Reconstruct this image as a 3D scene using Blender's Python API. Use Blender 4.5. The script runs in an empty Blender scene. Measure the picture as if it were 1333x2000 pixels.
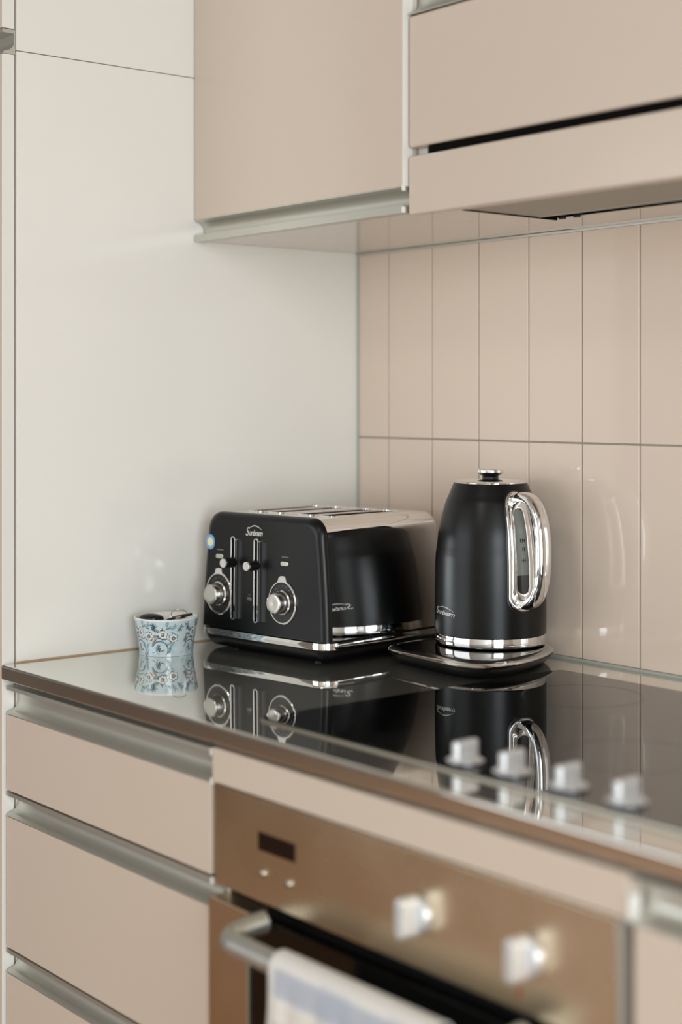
import bpy, bmesh, math, random
import numpy as np
from mathutils import Vector, Matrix
random.seed(4)
scene = bpy.context.scene
COL = scene.collection
# ---------------------------------------------------------------- camera
cd = bpy.data.cameras.new('camera'); cam = bpy.data.objects.new('camera', cd); COL.objects.link(cam)
cam.location = (1.9426, -1.6163, 1.2604)
cam.rotation_euler = (math.radians(90), 0, math.radians(50.867))
cd.sensor_fit = 'VERTICAL'; cd.sensor_height = 36; cd.sensor_width = 24
cd.lens = 3046.66 / 2000 * 36
cd.shift_y = -(1000 - 782.16) / 2000
cd.clip_start = 0.02
cd.dof.use_dof = True; cd.dof.focus_distance = 2.13; cd.dof.aperture_fstop = 1.9
scene.camera = cam
# ---------------------------------------------------------------- view, world, lights
vs = scene.view_settings
vs.view_transform = 'Standard'; vs.look = 'None'; vs.gamma = 1; vs.use_curve_mapping = False
vs.exposure = 0.0
w = bpy.data.worlds.new('world'); scene.world = w; w.use_nodes = True
w.node_tree.nodes['Background'].inputs[0].default_value = (0.75, 0.88, 1.0, 1)
w.node_tree.nodes['Background'].inputs[1].default_value = 1.0
def area(name, loc, rot, sx, sy, power, color):
    l = bpy.data.lights.new(name, 'AREA'); l.shape = 'RECTANGLE'; l.size = sx; l.size_y = sy
    l.energy = power; l.color = color
    o = bpy.data.objects.new(name, l); COL.objects.link(o); o.location = loc; o.rotation_euler = rot
    return o
R90 = math.radians(90)
area('window_daylight_right', (4.17, -2.15, 1.20), (0, R90, 0), 2.15, 1.6, 99, (0.89, 0.96, 1.0))
area('added_front_fill', (-0.7, -3.37, 1.30), (R90, 0, 0), 2.4, 1.75, 24, (1.0, 0.99, 0.97))  # added fill for the cabinet and oven fronts, no window known there
area('added_ceiling_fill', (1.2, -2.3, 2.462), (0, 0, 0), .62, .62, 8, (1.0, 0.97, 0.92))  # added soft fill from above, no ceiling source known

# ---------------------------------------------------------------- materials
def lin(c):
    return tuple(((x/255)/12.92 if x/255 <= .04045 else ((x/255+.055)/1.055)**2.4) for x in c) + (1,)
def mat(name, rgb, rough=.5, metal=0, ior=1.5, noise=0, nscale=30, bump=0, bscale=200, coat=0, rvar=0, stretch=None):
    m = bpy.data.materials.new(name); m.use_nodes = True
    nt = m.node_tree; b = nt.nodes['Principled BSDF']
    col = lin(rgb) if max(rgb) > 1 else tuple(rgb)+(1,)
    b.inputs['Base Color'].default_value = col
    b.inputs['Roughness'].default_value = rough; b.inputs['Metallic'].default_value = metal
    b.inputs['IOR'].default_value = ior
    if coat: b.inputs['Coat Weight'].default_value = coat; b.inputs['Coat Roughness'].default_value = .05
    if noise or bump or rvar:
        tc = nt.nodes.new('ShaderNodeTexCoord'); mp = nt.nodes.new('ShaderNodeMapping')
        nt.links.new(tc.outputs['Object'], mp.inputs[0])
        if stretch: mp.inputs['Scale'].default_value = stretch
        n = nt.nodes.new('ShaderNodeTexNoise'); n.inputs['Scale'].default_value = nscale; n.inputs['Detail'].default_value = 4
        nt.links.new(mp.outputs[0], n.inputs[0])
        if noise:
            r = nt.nodes.new('ShaderNodeMapRange'); nt.links.new(n.outputs[0], r.inputs[0])
            r.inputs[3].default_value = 1-noise; r.inputs[4].default_value = 1+noise
            v = nt.nodes.new('ShaderNodeVectorMath'); v.operation = 'SCALE'
            v.inputs[0].default_value = col[:3]; nt.links.new(r.outputs[0], v.inputs['Scale'])
            nt.links.new(v.outputs[0], b.inputs['Base Color'])
        if rvar:
            r2 = nt.nodes.new('ShaderNodeMapRange'); nt.links.new(n.outputs[0], r2.inputs[0])
            r2.inputs[3].default_value = max(0, rough-rvar); r2.inputs[4].default_value = rough+rvar
            nt.links.new(r2.outputs[0], b.inputs['Roughness'])
        if bump:
            n2 = nt.nodes.new('ShaderNodeTexNoise'); n2.inputs['Scale'].default_value = bscale
            nt.links.new(mp.outputs[0], n2.inputs[0])
            bp = nt.nodes.new('ShaderNodeBump'); bp.inputs['Strength'].default_value = bump; bp.inputs['Distance'].default_value = .001
            nt.links.new(n2.outputs[0], bp.inputs['Height']); nt.links.new(bp.outputs[0], b.inputs['Normal'])
    return m
def attr_mat(name, rough, ior=1.5, bump=0, bscale=400):
    m = mat(name, (.8, .8, .8), rough, 0, ior, bump=bump, bscale=bscale)
    a = m.node_tree.nodes.new('ShaderNodeVertexColor'); a.layer_name = 'pattern'
    m.node_tree.links.new(a.outputs[0], m.node_tree.nodes['Principled BSDF'].inputs['Base Color'])
    return m
M = {}
M['white_panel'] = mat('white_panel', (231, 228, 221), .16, noise=.006, nscale=3)
M['white_edge'] = mat('white_edge', (230, 227, 220), .35)
M['beige'] = mat('beige_laminate', (206, 191, 176), .2, noise=.008, nscale=4)
M['beige_glossy'] = mat('beige_gloss_underside', (222, 211, 197), .03, 0, 1.75)
M['tile'] = mat('tile_glaze', (224, 206, 190), .06, noise=.008, nscale=6)
M['grout'] = mat('grout', (150, 143, 130), .85, noise=.2, nscale=60)
M['silicone'] = mat('silicone', (168, 172, 163), .4)
M['silicone_dirty'] = mat('silicone_brown', (176, 150, 120), .5, noise=.25, nscale=40)
M['alu'] = mat('satin_aluminium', (200, 199, 190), .36, .78, noise=.03, nscale=40, stretch=(.05, 1, 1))
M['dark'] = mat('gap_shade', (6, 5, 5), .9)  # near-black that paints shade into slots and gaps; also inks the gauge marks
M['dark'].node_tree.nodes['Principled BSDF'].inputs['Specular IOR Level'].default_value = .1
M['plaster'] = mat('plaster', (226, 223, 217), .9)
M['ceiling'] = mat('ceiling_paint', (200, 198, 194), .95)
M['oak'] = mat('oak_floor', (156, 112, 72), .35, noise=.3, nscale=5, stretch=(1, 8, 1))
M['chrome'] = mat('chrome', (232, 232, 232), .035, 1)
M['chrome_soft'] = mat('satin_chrome', (205, 203, 198), .2, 1)
M['black_matte'] = mat('matte_black_coating', (6, 7, 8), .31, 0, 1.5)
M['black_matte'].node_tree.nodes['Principled BSDF'].inputs['Specular IOR Level'].default_value = .31
M['black_plastic'] = mat('black_plastic', (10, 10, 11), .35)
M['black_gloss'] = mat('black_gloss', (6, 6, 8), .06)
M['hob_glass'] = mat('hob_glass', (5, 6, 6), .015, 0, 1.85)
M['hob_print'] = mat('hob_print', (40, 42, 42), .12, 0, 1.6)
M['oven_glass'] = mat('oven_glass', (4, 4, 5), .05)
M['oven_steel'] = mat('brushed_steel', (220, 204, 178), .27, 1, noise=.1, nscale=6, rvar=.06)
M['handle_steel'] = mat('satin_handle_steel', (190, 190, 184), .42, .8)
M['knob_silver'] = mat('silver_knob', (218, 219, 220), .4, .6)
M['trim_steel'] = mat('trim_steel', (190, 182, 166), .3, 1)
M['print_white'] = mat('print_white', (196, 196, 190), .45, .3)
M['print_grey'] = mat('print_grey', (120, 120, 118), .5)
M['red_print'] = mat('red_print', (150, 60, 35), .5)
M['sticker_blue'] = mat('sticker_blue', (120, 165, 215), .4)
M['sticker_cream'] = mat('sticker_cream', (226, 222, 180), .4)
M['water_window'] = mat('water_window', (120, 124, 118), .12)
M['water'] = mat('water_in_gauge', (30, 34, 34), .1)
M['hood_metal'] = mat('hood_metal', (150, 143, 130), .4, .6, noise=.05, nscale=40)
M['led'] = mat('display_black', (20, 10, 12), .08)
def steel_top():
    m = bpy.data.materials.new('worktop_steel'); m.use_nodes = True; nt = m.node_tree
    b = nt.nodes['Principled BSDF']
    b.inputs['Metallic'].default_value = 1; b.inputs['Base Color'].default_value = lin((238, 237, 232)); b.inputs['Roughness'].default_value = .035
    b2 = nt.nodes.new('ShaderNodeBsdfPrincipled'); b2.inputs['Metallic'].default_value = .8
    b2.inputs['Base Color'].default_value = lin((190, 188, 180)); b2.inputs['Roughness'].default_value = .5
    mx = nt.nodes.new('ShaderNodeMixShader'); mx.inputs[0].default_value = .13
    nt.links.new(b.outputs[0], mx.inputs[1]); nt.links.new(b2.outputs[0], mx.inputs[2])
    nt.links.new(mx.outputs[0], nt.nodes['Material Output'].inputs[0])
    tc = nt.nodes.new('ShaderNodeTexCoord'); n = nt.nodes.new('ShaderNodeTexNoise'); n.inputs['Scale'].default_value = 7
    nt.links.new(tc.outputs['Object'], n.inputs[0])
    bp = nt.nodes.new('ShaderNodeBump'); bp.inputs['Strength'].default_value = .03; bp.inputs['Distance'].default_value = .001
    nt.links.new(n.outputs[0], bp.inputs['Height']); nt.links.new(bp.outputs[0], b.inputs['Normal'])
    return m
M['steel_top'] = steel_top()
M['cup'] = attr_mat('painted_ceramic', .12)
M['towel'] = attr_mat('woven_cotton', .95, bump=.6, bscale=900)

# ---------------------------------------------------------------- object helpers
WM = {}
def link(o, parent=None):
    COL.objects.link(o)
    if parent is not None:
        o.parent = parent; WM[o.name] = WM[parent.name]
    return o
def thing(name, label, cat, loc=(0, 0, 0), rz=0, group=None):
    o = bpy.data.objects.new(name, None); COL.objects.link(o)
    o.empty_display_size = .02
    o.location = loc; o.rotation_euler = (0, 0, rz)
    WM[o.name] = Matrix.Translation(loc) @ Matrix.Rotation(rz, 4, 'Z')
    o['label'] = label; o['category'] = cat
    if group: o['group'] = group
    return o
def part(name, bm, m, parent=None, local=False, label=None, smooth=True, kind=None, angle=35):
    me = bpy.data.meshes.new(name)
    bm.normal_update()
    bm.to_mesh(me); bm.free()
    if parent is not None and not local: me.transform(WM[parent.name].inverted())
    for x in (m if isinstance(m, (list, tuple)) else [m]): me.materials.append(M[x])
    if smooth:
        for p in me.polygons: p.use_smooth = True
        me.set_sharp_from_angle(angle=math.radians(angle))
    o = bpy.data.objects.new(name, me); link(o, parent)
    if smooth:
        wn = o.modifiers.new('weighted_normal', 'WEIGHTED_NORMAL'); wn.keep_sharp = True; wn.weight = 60
    if parent is None: WM[o.name] = Matrix.Identity(4)
    if label: o['label'] = label
    if kind: o['kind'] = kind
    return o
def box(bm, x0, x1, y0, y1, z0, z1, bev=0, seg=2, mi=0):
    r = bmesh.ops.create_cube(bm, size=1)
    vs_ = r['verts']
    for v in vs_:
        v.co = Vector(((x0+x1)/2 + v.co.x*(x1-x0), (y0+y1)/2 + v.co.y*(y1-y0), (z0+z1)/2 + v.co.z*(z1-z0)))
    fs = {f for v in vs_ for f in v.link_faces}
    for f in fs: f.material_index = mi
    if bev:
        es = list({e for v in vs_ for e in v.link_edges})
        rr = bmesh.ops.bevel(bm, geom=es, offset=bev, segments=seg, affect='EDGES', profile=.5)
        for f in rr['faces']: f.material_index = mi
    return bm
def B(*a, **k): return box(bmesh.new(), *a, **k)
def extrude_profile(bm, pts, axis, a0, a1, mi=0):
    """closed 2-D polygon pts (p,q) extruded along axis: 'x' -> (a,p,q), 'y' -> (p,a,q), 'z' -> (p,q,a)"""
    def f(a, p, q): return {'x': (a, p, q), 'y': (p, a, q), 'z': (p, q, a)}[axis]
    A = [bm.verts.new(f(a0, *p)) for p in pts]; C_ = [bm.verts.new(f(a1, *p)) for p in pts]
    n = len(pts); fs = []
    for i in range(n): fs.append(bm.faces.new((A[i], A[(i+1) % n], C_[(i+1) % n], C_[i])))
    fs.append(bm.faces.new(A[::-1])); fs.append(bm.faces.new(C_))
    for x in fs: x.material_index = mi
    bmesh.ops.recalc_face_normals(bm, faces=fs)
    return bm
def rings(bm, loops, close=True, cap0=False, cap1=False, mi=0, closed_path=False):
    L = [[bm.verts.new(p) for p in lp] for lp in loops]
    n = len(L[0]); fs = []
    K = len(L) if closed_path else len(L)-1
    for j in range(K):
        a, b = L[j], L[(j+1) % len(L)]
        for i in range(n if close else n-1):
            fs.append(bm.faces.new((a[i], a[(i+1) % n], b[(i+1) % n], b[i])))
    if cap0: fs.append(bm.faces.new(L[0][::-1]))
    if cap1: fs.append(bm.faces.new(L[-1]))
    for f in fs: f.material_index = mi
    if close: bmesh.ops.recalc_face_normals(bm, faces=fs)
    return bm
def lathe(bm, prof, c=(0, 0, 0), n=64, mi=0, cap0=True, cap1=True):
    return rings(bm, [[(c[0]+r*math.cos(2*math.pi*i/n), c[1]+r*math.sin(2*math.pi*i/n), c[2]+z) for i in range(n)] for r, z in prof],
                 cap0=cap0, cap1=cap1, mi=mi)
def rrect(hw, hh, r, n=8):
    """rounded rectangle outline, 4*n points, counter-clockwise"""
    r = min(r, hw*.9999, hh*.9999); o = []
    for cx, cy, a0 in ((hw-r, hh-r, 0), (-hw+r, hh-r, 90), (-hw+r, -hh+r, 180), (hw-r, -hh+r, 270)):
        for k in range(n):
            a = math.radians(a0 + 90*k/(n-1)); o.append((cx+r*math.cos(a), cy+r*math.sin(a)))
    return o
def tube(bm, path, rad, n=12, rad2=None, up=Vector((0, 0, 1)), caps=True, closed=False, mi=0):
    P = [Vector(p) for p in path]; loops = []
    for i, p in enumerate(P):
        if closed: t = P[(i+1) % len(P)] - P[i-1]
        else: t = P[min(i+1, len(P)-1)] - P[max(i-1, 0)]
        t.normalize(); s = t.cross(up)
        if s.length < 1e-4: s = t.cross(Vector((1, 0, 0)))
        s.normalize(); u = s.cross(t)
        ra = rad[i] if isinstance(rad, (list, tuple)) else rad
        rb = (rad2[i] if isinstance(rad2, (list, tuple)) else rad2) if rad2 is not None else ra
        loops.append([p + s*ra*math.cos(2*math.pi*k/n) + u*rb*math.sin(2*math.pi*k/n) for k in range(n)])
    return rings(bm, loops, cap0=caps and not closed, cap1=caps and not closed, closed_path=closed, mi=mi)
def catmull(P, m=8, closed=False):
    P = [Vector(p) for p in P]; o = []; n = len(P)
    for i in range(n if closed else n-1):
        p0 = P[(i-1) % n] if closed or i else P[0]*2-P[1]
        p1 = P[i]; p2 = P[(i+1) % n]
        p3 = P[(i+2) % n] if closed or i+2 < n else P[-1]*2-P[-2]
        for k in range(m):
            t = k/m
            o.append(.5*((2*p1)+(p2-p0)*t+(2*p0-5*p1+4*p2-p3)*t*t+(3*p1-p0-3*p2+p3)*t**3))
    if not closed: o.append(P[-1])
    return o
def xform(bm, mtx): bmesh.ops.transform(bm, matrix=mtx, verts=bm.verts); return bm

# ================================================================ SETTING
Z0 = .9
def structure(name, bm, m, **k): return part(name, bm, m, kind='structure', **k)
structure('floor', B(-5, 4.2, -3.4, .0, -.1, 0), 'oak', smooth=False)
structure('ceiling', B(-5, 4.2, -3.4, .1, 2.55, 2.65), 'ceiling', smooth=False)
# tiled back wall: grout bed plus raised tiles
bm = bmesh.new(); box(bm, -5, 4.2, .0015, .12, 0, 2.55, mi=0)
T0, TW, ZM, TH = .0750, .10209, 1.2013, .2985
for i in range(-1, 16):
    for j in range(-2, 2):
        xa, xb = T0+i*TW+.0011, T0+(i+1)*TW-.0011
        xa = max(xa, .0015)
        za, zb = ZM+j*TH+.0011, ZM+(j+1)*TH-.0011
        if za < .8: za = .8
        zb = min(zb, 1.4968)
        if xb-xa < .01 or zb-za < .01: continue
        box(bm, xa, xb, -.0001, .006, za, zb, bev=.0012, seg=2, mi=1)
structure('wall_back', bm, ['grout', 'tile'])
structure('wall_left', B(-5.1, -5, -3.4, .1, 0, 2.55), 'plaster', smooth=False)
bm = bmesh.new()   # wall with window opening (right)
for a in ((-3.4, -3.0, 0, 2.55), (-1.3, .1, 0, 2.55), (-3.0, -1.3, 0, .08), (-3.0, -1.3, 2.32, 2.55)): box(bm, 4.2, 4.35, a[0], a[1], a[2], a[3])
structure('wall_right', bm, 'plaster', smooth=False)
bm = bmesh.new()
for a in ((-5, -1.9, 0, 2.55), (.5, 4.2, 0, 2.55), (-1.9, .5, 0, .40), (-1.9, .5, 2.20, 2.55)): box(bm, a[0], a[1], -3.55, -3.4, a[2], a[3])
structure('wall_front', bm, 'plaster', smooth=False)
def winframe(name, axis, c, a0, a1, z0, z1, mid):
    bm = bmesh.new(); t = .03
    def q(a, b, za, zb):
        if axis == 'x': box(bm, c-.03, c+.03, a, b, za, zb, bev=.004)
        else: box(bm, a, b, c-.03, c+.03, za, zb, bev=.004)
    q(a0, a0+.05, z0, z1); q(a1-.05, a1, z0, z1); q(a0, a1, z0, z0+.05); q(a0, a1, z1-.05, z1)
    for m_ in mid: q(m_-.025, m_+.025, z0, z1)
    structure(name, bm, 'white_edge')
winframe('window_1', 'x', 4.24, -3.0, -1.3, .08, 2.32, (-2.15,))
winframe('added_window', 'y', -3.44, -1.9, .5, .40, 2.20, (-.7,))  # unseen window added to go with the front fill light
t = thing('added_ceiling_lamp', 'unseen flat square white lamp added at the ceiling as extra light', 'lamp', (1.2, -2.3, 2.55))
part('added_lamp_housing', B(.86, 1.54, -2.64, -1.96, 2.465, 2.5499, bev=.006), 'white_edge', t)  # body of the added lamp, out of view
# sealant lines
structure('trim_1', tube(bmesh.new(), [(.0, -.002, Z0+.0015), (3, -.002, Z0+.0015)], .0028, 8), 'silicone')
structure('trim_2', tube(bmesh.new(), [(.0015, -.0015, Z0), (.0015, -.0015, 1.497)], .0018, 8), 'silicone')
structure('trim_3', B(.0, 1.6, -.005, -.0002, 1.4935, 1.4975, bev=.0006), 'alu')
structure('trim_4', tube(bmesh.new(), [(.0008, -.61, Z0+.0006), (.0008, -.004, Z0+.0006)], .0014, 8), 'silicone_dirty')

# ================================================================ FURNITURE
# channel profile (p = depth behind the front plane, z relative to bottom lip), C-shape opening to the front
def channel(x0, x1, yf, ztop, zbot, flip=False, parent=None, depth=.019, lip=.005, caps=True, name='handle_channel'):
    t = .0016; r = .013
    inner = [(0, ztop-lip), (depth-t-.001, ztop-lip), (depth-t, ztop-lip-.001)]
    for k in range(9):
        a = math.radians(90*k/8)
        inner.append((depth-t-r+r*math.cos(a), zbot+.0035+r-r*math.sin(a)))
    inner += [(0, zbot+.0004)]
    outer = [(0, zbot-.0012), (depth, zbot-.0012), (depth, ztop), (0, ztop)]
    prof = inner+outer
    if flip:
        mid = ztop+zbot
        prof = [(p, mid-z) for p, z in prof]
    prof = [(yf+p, z) for p, z in prof]
    o = part(name, extrude_profile(bmesh.new(), prof, 'x', x0, x1), 'alu', parent, angle=50)
    if caps:
        for zc in ((ztop-.004, zbot+.001)):
            if flip: zc = ztop+zbot-zc
            part('end_cap', B(x1-.0006, x1+.0012, yf-.0012, yf+.005, zc-.004, zc+.004, bev=.0011), 'white_edge', o, label='white end cap')
    return o
# --- tall cabinet on the left
t = thing('tall_cabinet', 'tall cream cabinet whose white side panel closes the left end of the worktop', 'cabinet', (-.3, -.3, 0))
part('side_panel', B(-.018, -.0004, -.6101, -.0004, .0, 1.7405, bev=.0008), 'white_panel', t)
part('side_panel', B(-.018, -.0004, -.6101, -.0004, 1.7415, 2.5, bev=.0008), 'white_panel', t)
part('carcass', B(-.6, -.019, -.606, -.002, .0, 2.49), 'white_edge', t)
for z0, z1 in ((.10, 1.735), (1.770, 2.49)):
    bm = B(-.598, -.0015, -.631, -.6125, z0, z1, bev=.0012)
    for f in bm.faces: f.material_index = 1 if f.calc_center_median().x > -.003 else 0
    part('door', bm, ['beige', 'white_edge'], t)
channel(-.598, -.002, -.6305, 1.769, 1.7365, parent=t, caps=False)
# --- drawer cabinet
YF = -.6273
t = thing('drawer_cabinet', 'beige base cabinet with three stacked drawers left of the oven', 'cabinet', (.25, -.3, 0))
part('carcass', B(.001, .4975, -.607, -.002, .1, .873), 'white_edge', t)
part('plinth', B(.001, .4975, -.57, -.55, 0, .1), 'beige', t)
for z0, z1 in ((.7295, .8322), (.5155, .6932), (.18, .4801)):
    part('drawer_front', B(.003, .4955, YF, YF+.018, z0, z1, bev=.0009), 'beige', t)
channel(.0025, .4965, YF, .8712, .8334, parent=t)
channel(.0025, .4965, YF, .7268, .6944, parent=t)
channel(.0025, .4965, YF, .5130, .4813, parent=t)
# --- oven housing and right cabinet
t = thing('oven_cabinet', 'beige oven housing with a filler strip directly under the worktop above the oven', 'cabinet', (.8, -.3, 0))
part('side', B(.4985, .5035, -.606, -.002, .0, .875), 'white_edge', t)
part('side', B(1.0955, 1.1005, -.606, -.002, .0, .875), 'white_edge', t)
part('filler_panel', B(.5000, 1.1005, YF-.001, YF+.018, .8346, .8732, bev=.0016), 'beige', t)
t = thing('base_cabinet', 'beige base cabinet at the right edge of the photo, right of the oven', 'cabinet', (1.4, -.3, 0))
part('carcass', B(1.104, 1.70, -.606, -.002, .1, .873), 'white_edge', t)
part('door', B(1.106, 1.698, YF, YF+.018, .12, .8322, bev=.0012), 'beige', t)
ch = channel(1.1035, 1.6985, YF, .8712, .8334, parent=t)
part('end_cap', B(1.1018, 1.1036, YF-.003, YF+.012, .834, .856, bev=.0012), 'white_edge', ch, label='white end cap')
# --- worktop with cut-out hidden by hob
prof = []
yf, yb, zt, zb = -.6335, -.0015, Z0, .8795
prof = [(yb, zb), (yb, zt)]
for k in range(7):
    a = math.radians(90+90*k/6); prof.append((yf+.0035+.0035*math.cos(a), zt-.0035+.0035*math.sin(a)))
for k in range(5):
    a = math.radians(180+90*k/4); prof.append((yf+.003+.003*math.cos(a), zb+.003+.003*math.sin(a)))
o = part('worktop', extrude_profile(bmesh.new(), prof, 'x', .0015, 1.75), 'steel_top')
o['label'] = 'polished stainless steel worktop running along the tiled wall'; o['category'] = 'worktop'
# --- hob
HX0, HX1, HY0, HY1 = .519, 1.135, -.580, -.082
t = thing('cooktop', 'black glass cooktop with four silver knobs set in the worktop', 'cooktop', ((HX0+HX1)/2, (HY0+HY1)/2, Z0))
def slab(x0, x1, y0, y1, z0, z1, r, e=.0008):
    cx, cy = (x0+x1)/2, (y0+y1)/2; hw, hh = (x1-x0)/2, (y1-y0)/2
    L = []
    for d, z in ((0, z0), (0, z1-e), (e*.3, z1-e*.3), (e, z1)):
        L.append([(cx+px, cy+py, z) for px, py in rrect(hw-d, hh-d, r-d, 8)])
    return rings(bmesh.new(), L, cap0=True, cap1=True)
part('trim', slab(HX0, HX1, HY0, HY1, Z0+.0002, Z0+.0022, .012), 'trim_steel', t)
part('glass', slab(HX0+.0016, HX1-.0016, HY0+.0016, HY1-.0016, Z0+.0023, Z0+.0036, .010, .0004), 'hob_glass', t)
def flat_ring(c, r, wd, z, n=72):
    return rings(bmesh.new(), [[(c[0]+q*math.cos(2*math.pi*i/n), c[1]+q*math.sin(2*math.pi*i/n), z) for i in range(n)] for q in (r-wd/2, r+wd/2)])
for c, r in (((.665, -.20), .0725), ((.665, -.44), .09), ((.93, -.20), .09), ((.91, -.40), .0725)):
    o = part('cooking_zone', flat_ring(c, r, .0012, Z0+.00375), 'hob_print', t, smooth=False)
for x, y in ((.8372, -.5513), (.8983, -.548), (.9706, -.548), (1.0409, -.549)):
    x -= .0095
    bm = bmesh.new()
    lathe(bm, [(.0188, 0), (.0188, .0008), (.0180, .0012), (.0150, .0030), (.0120, .0045)], (0, 0, .0018), 40)
    k = part('knob', xform(bm, Matrix.Translation((x, y, Z0+.004))), 'knob_silver', t)
    part('seal', xform(lathe(bmesh.new(), [(.0160, 0), (.0160, .0018)], n=40), Matrix.Translation((x, y, Z0+.0038))), 'black_plastic', k, label='black ring seal')
    bm = bmesh.new()
    L = []
    for sc, z in ((1, .004), (1, .0185), (.96, .0205), (.86, .0215)):
        L.append([(px*1, py*1, z) for px, py in rrect(.0050*sc, .0170-(1-sc)*.006, .0050*sc, 7)])
    rings(bm, L, cap0=True, cap1=True)
    part('grip', xform(bm, Matrix.Translation((x, y, Z0+.004)) @ Matrix.Rotation(math.radians(4), 4, 'Z')), 'knob_silver', k)
# --- oven
OX0, OX1 = .5050, 1.0930
t = thing('oven', 'built-in stainless steel oven with black glass door under the cooktop', 'oven', (.8, -.3, .10))
part('oven_body', B(OX0+.002, OX1-.002, -.606, -.03, .14, .825), 'black_plastic', t)
cp = part('control_panel', B(OX0, OX1-.006, YF-.0005, -.607, .7225, .8328, bev=.001), 'oven_steel', t)
part('panel_edge', B(OX1-.0055, OX1+.001, YF+.001, -.607, .14, .8328, bev=.0006), 'alu', t, label='pale metal edge strip')
part('display', B(.5875, .6520, YF-.0016, YF+.002, .7785, .7980, bev=.0006), 'led', t, label='small black clock display')
for x in (.5960, .6420):
    bm = lathe(bmesh.new(), [(.0042, 0), (.0042, .0015), (.0036, .003), (.0018, .0036)], n=24)
    part('button', xform(bm, Matrix.Translation((x, YF-.0006, .7545)) @ Matrix.Rotation(R90, 4, 'X')), 'chrome_soft', t)
for x, z in ((.845, .7750), (.9890, .7755)):
    T = Matrix.Translation((x, YF-.0006, z)) @ Matrix.Rotation(R90, 4, 'X')
    bm = lathe(bmesh.new(), [(.0172, 0), (.0176, .0012), (.0168, .005), (.0150, .0075), (.0120, .009)], n=48)
    k = part('knob', xform(bm, T), 'knob_silver', t)
    bm = bmesh.new(); L = []
    for sc, h in ((1, .006), (1, .022), (.97, .0245), (.88, .0262), (.7, .0268)):
        L.append([(px, py, h) for px, py in rrect(.0065*sc, .0195-(1-sc)*.009, .006*sc, 7)])
    rings(bm, L, cap0=True, cap1=True)
    part('grip', xform(bm, T @ Matrix.Rotation(math.radians(2), 4, 'Z')), 'knob_silver', k)
bm = lathe(bmesh.new(), [(.0032, 0), (.0032, .0003)], n=20)
part('indicator', xform(bm, Matrix.Translation((.9765, YF-.0006, .7390)) @ Matrix.Rotation(R90, 4, 'X')), 'red_print', t, label='small red dot under the right knob')
DY = -.637
d = part('door', B(OX0+.0005, .582, DY, -.609, .16, .7105, bev=.0015), 'oven_steel', t, label='stainless steel left stile of the door')
part('door_stile', B(1.018, OX1-.006, DY, -.609, .16, .7105, bev=.0015), 'oven_steel', t)
part('door_rail', B(.5822, 1.0178, DY, -.609, .16, .20, bev=.0015), 'oven_steel', t)
part('door_glass', B(.5822, 1.0178, DY+.0025, -.609, .2005, .7090, bev=.001), 'oven_glass', t)
part('glass_edge', B(.5800, .5825, DY-.0006, DY+.002, .2, .7100), 'alu', t, label='pale edge strip of the glass')
HZ, HY = .7030, -.690
path = catmull([(.610, DY+.001, HZ+.005), (.6085, DY-.02, HZ+.003), (.612, HY+.012, HZ), (.628, HY, HZ), (.66, HY-.002, HZ), (.80, HY-.003, HZ), (.94, HY-.002, HZ), (.972, HY, HZ), (.988, HY+.012, HZ), (.9915, DY-.02, HZ+.003), (.990, DY+.001, HZ+.005)], 8)
part('handle', tube(bmesh.new(), path, .0115, 24), 'handle_steel', t)

# --- wall cabinet left
YU = -.3187
t = thing('wall_cabinet', 'beige wall cabinet above the toaster, next to the white side panel', 'wall cabinet', (.235, -.15, 1.5))
part('carcass', B(.0005, .4685, -.299, -.0012, 1.4978, 2.3, bev=.0005), 'beige_glossy', t)
bm = B(.0015, .4705, YU, YU+.018, 1.5300, 2.3, bev=.001)
for f in bm.faces: f.material_index = 1 if f.calc_center_median().x > .4700 else 0
part('door', bm, ['beige', 'white_edge'], t)
channel(.0030, .4700, YU, 1.5290, 1.4965, flip=True, parent=t, lip=.0098)
# --- hood cabinet
YH = -.312
t = thing('hood_cabinet', 'beige cabinet above the extractor hood with a long flap door', 'wall cabinet', (.77, -.15, 1.6))
part('carcass', B(.4720, 1.10, -.291, -.0012, 1.5900, 2.3), 'white_edge', t)
part('side', B(.4725, .490, -.2935, -.0012, 1.4985, 1.5895), 'white_edge', t)
part('door', B(.4735, 1.10, YH, YH+.018, 1.5780, 1.7435, bev=.004, seg=4), 'beige', t)
channel(.4735, 1.10, YH, 1.7860, 1.7460, flip=False, parent=t, caps=False)
part('door', B(.4735, 1.10, YH, YH+.018, 1.788, 2.3, bev=.004, seg=4), 'beige', t, label='upper flap door')
# --- hood
t = thing('range_hood', 'built-in pull-out extractor hood with beige front fascia above the cooktop', 'extractor hood', (.8, -.15, 1.5))
part('fascia', B(.4735, 1.10, YH, YH+.018, 1.4935, 1.5672, bev=.003, seg=4), 'beige', t)
part('housing', B(.4950, 1.09, -.288, -.12, 1.512, 1.585), 'dark', t)
part('gap_shade', B(.5085, 1.09, YH+.004, -.289, 1.5675, 1.5778), 'dark', t, label='black filler painting the shade of the slot above the fascia')  # solid black block, the slot's shade put into its colour
part('side_strip', B(.4728, .5480, -.2935, -.0012, 1.4972, 1.4983), 'beige_glossy', t)
part('rear_board', B(.5482, 1.10, -.118, -.0012, 1.4972, 1.5110, bev=.0006), 'beige_glossy', t)
part('filter_panel', B(.5490, 1.09, -.2930, -.157, 1.4955, 1.5105, bev=.0012), 'hood_metal', t, label='grey metal filter panel')
part('filter_edge', B(.5490, 1.09, -.1575, -.1545, 1.4950, 1.5105, bev=.0006), 'alu', t)
part('slot_shade', B(.5490, 1.09, -.1197, -.1182, 1.4974, 1.5108), 'dark', t, label='black strip painting the shade of the slot behind the filter')  # black plate added so the gap behind the filter looks dark
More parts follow.
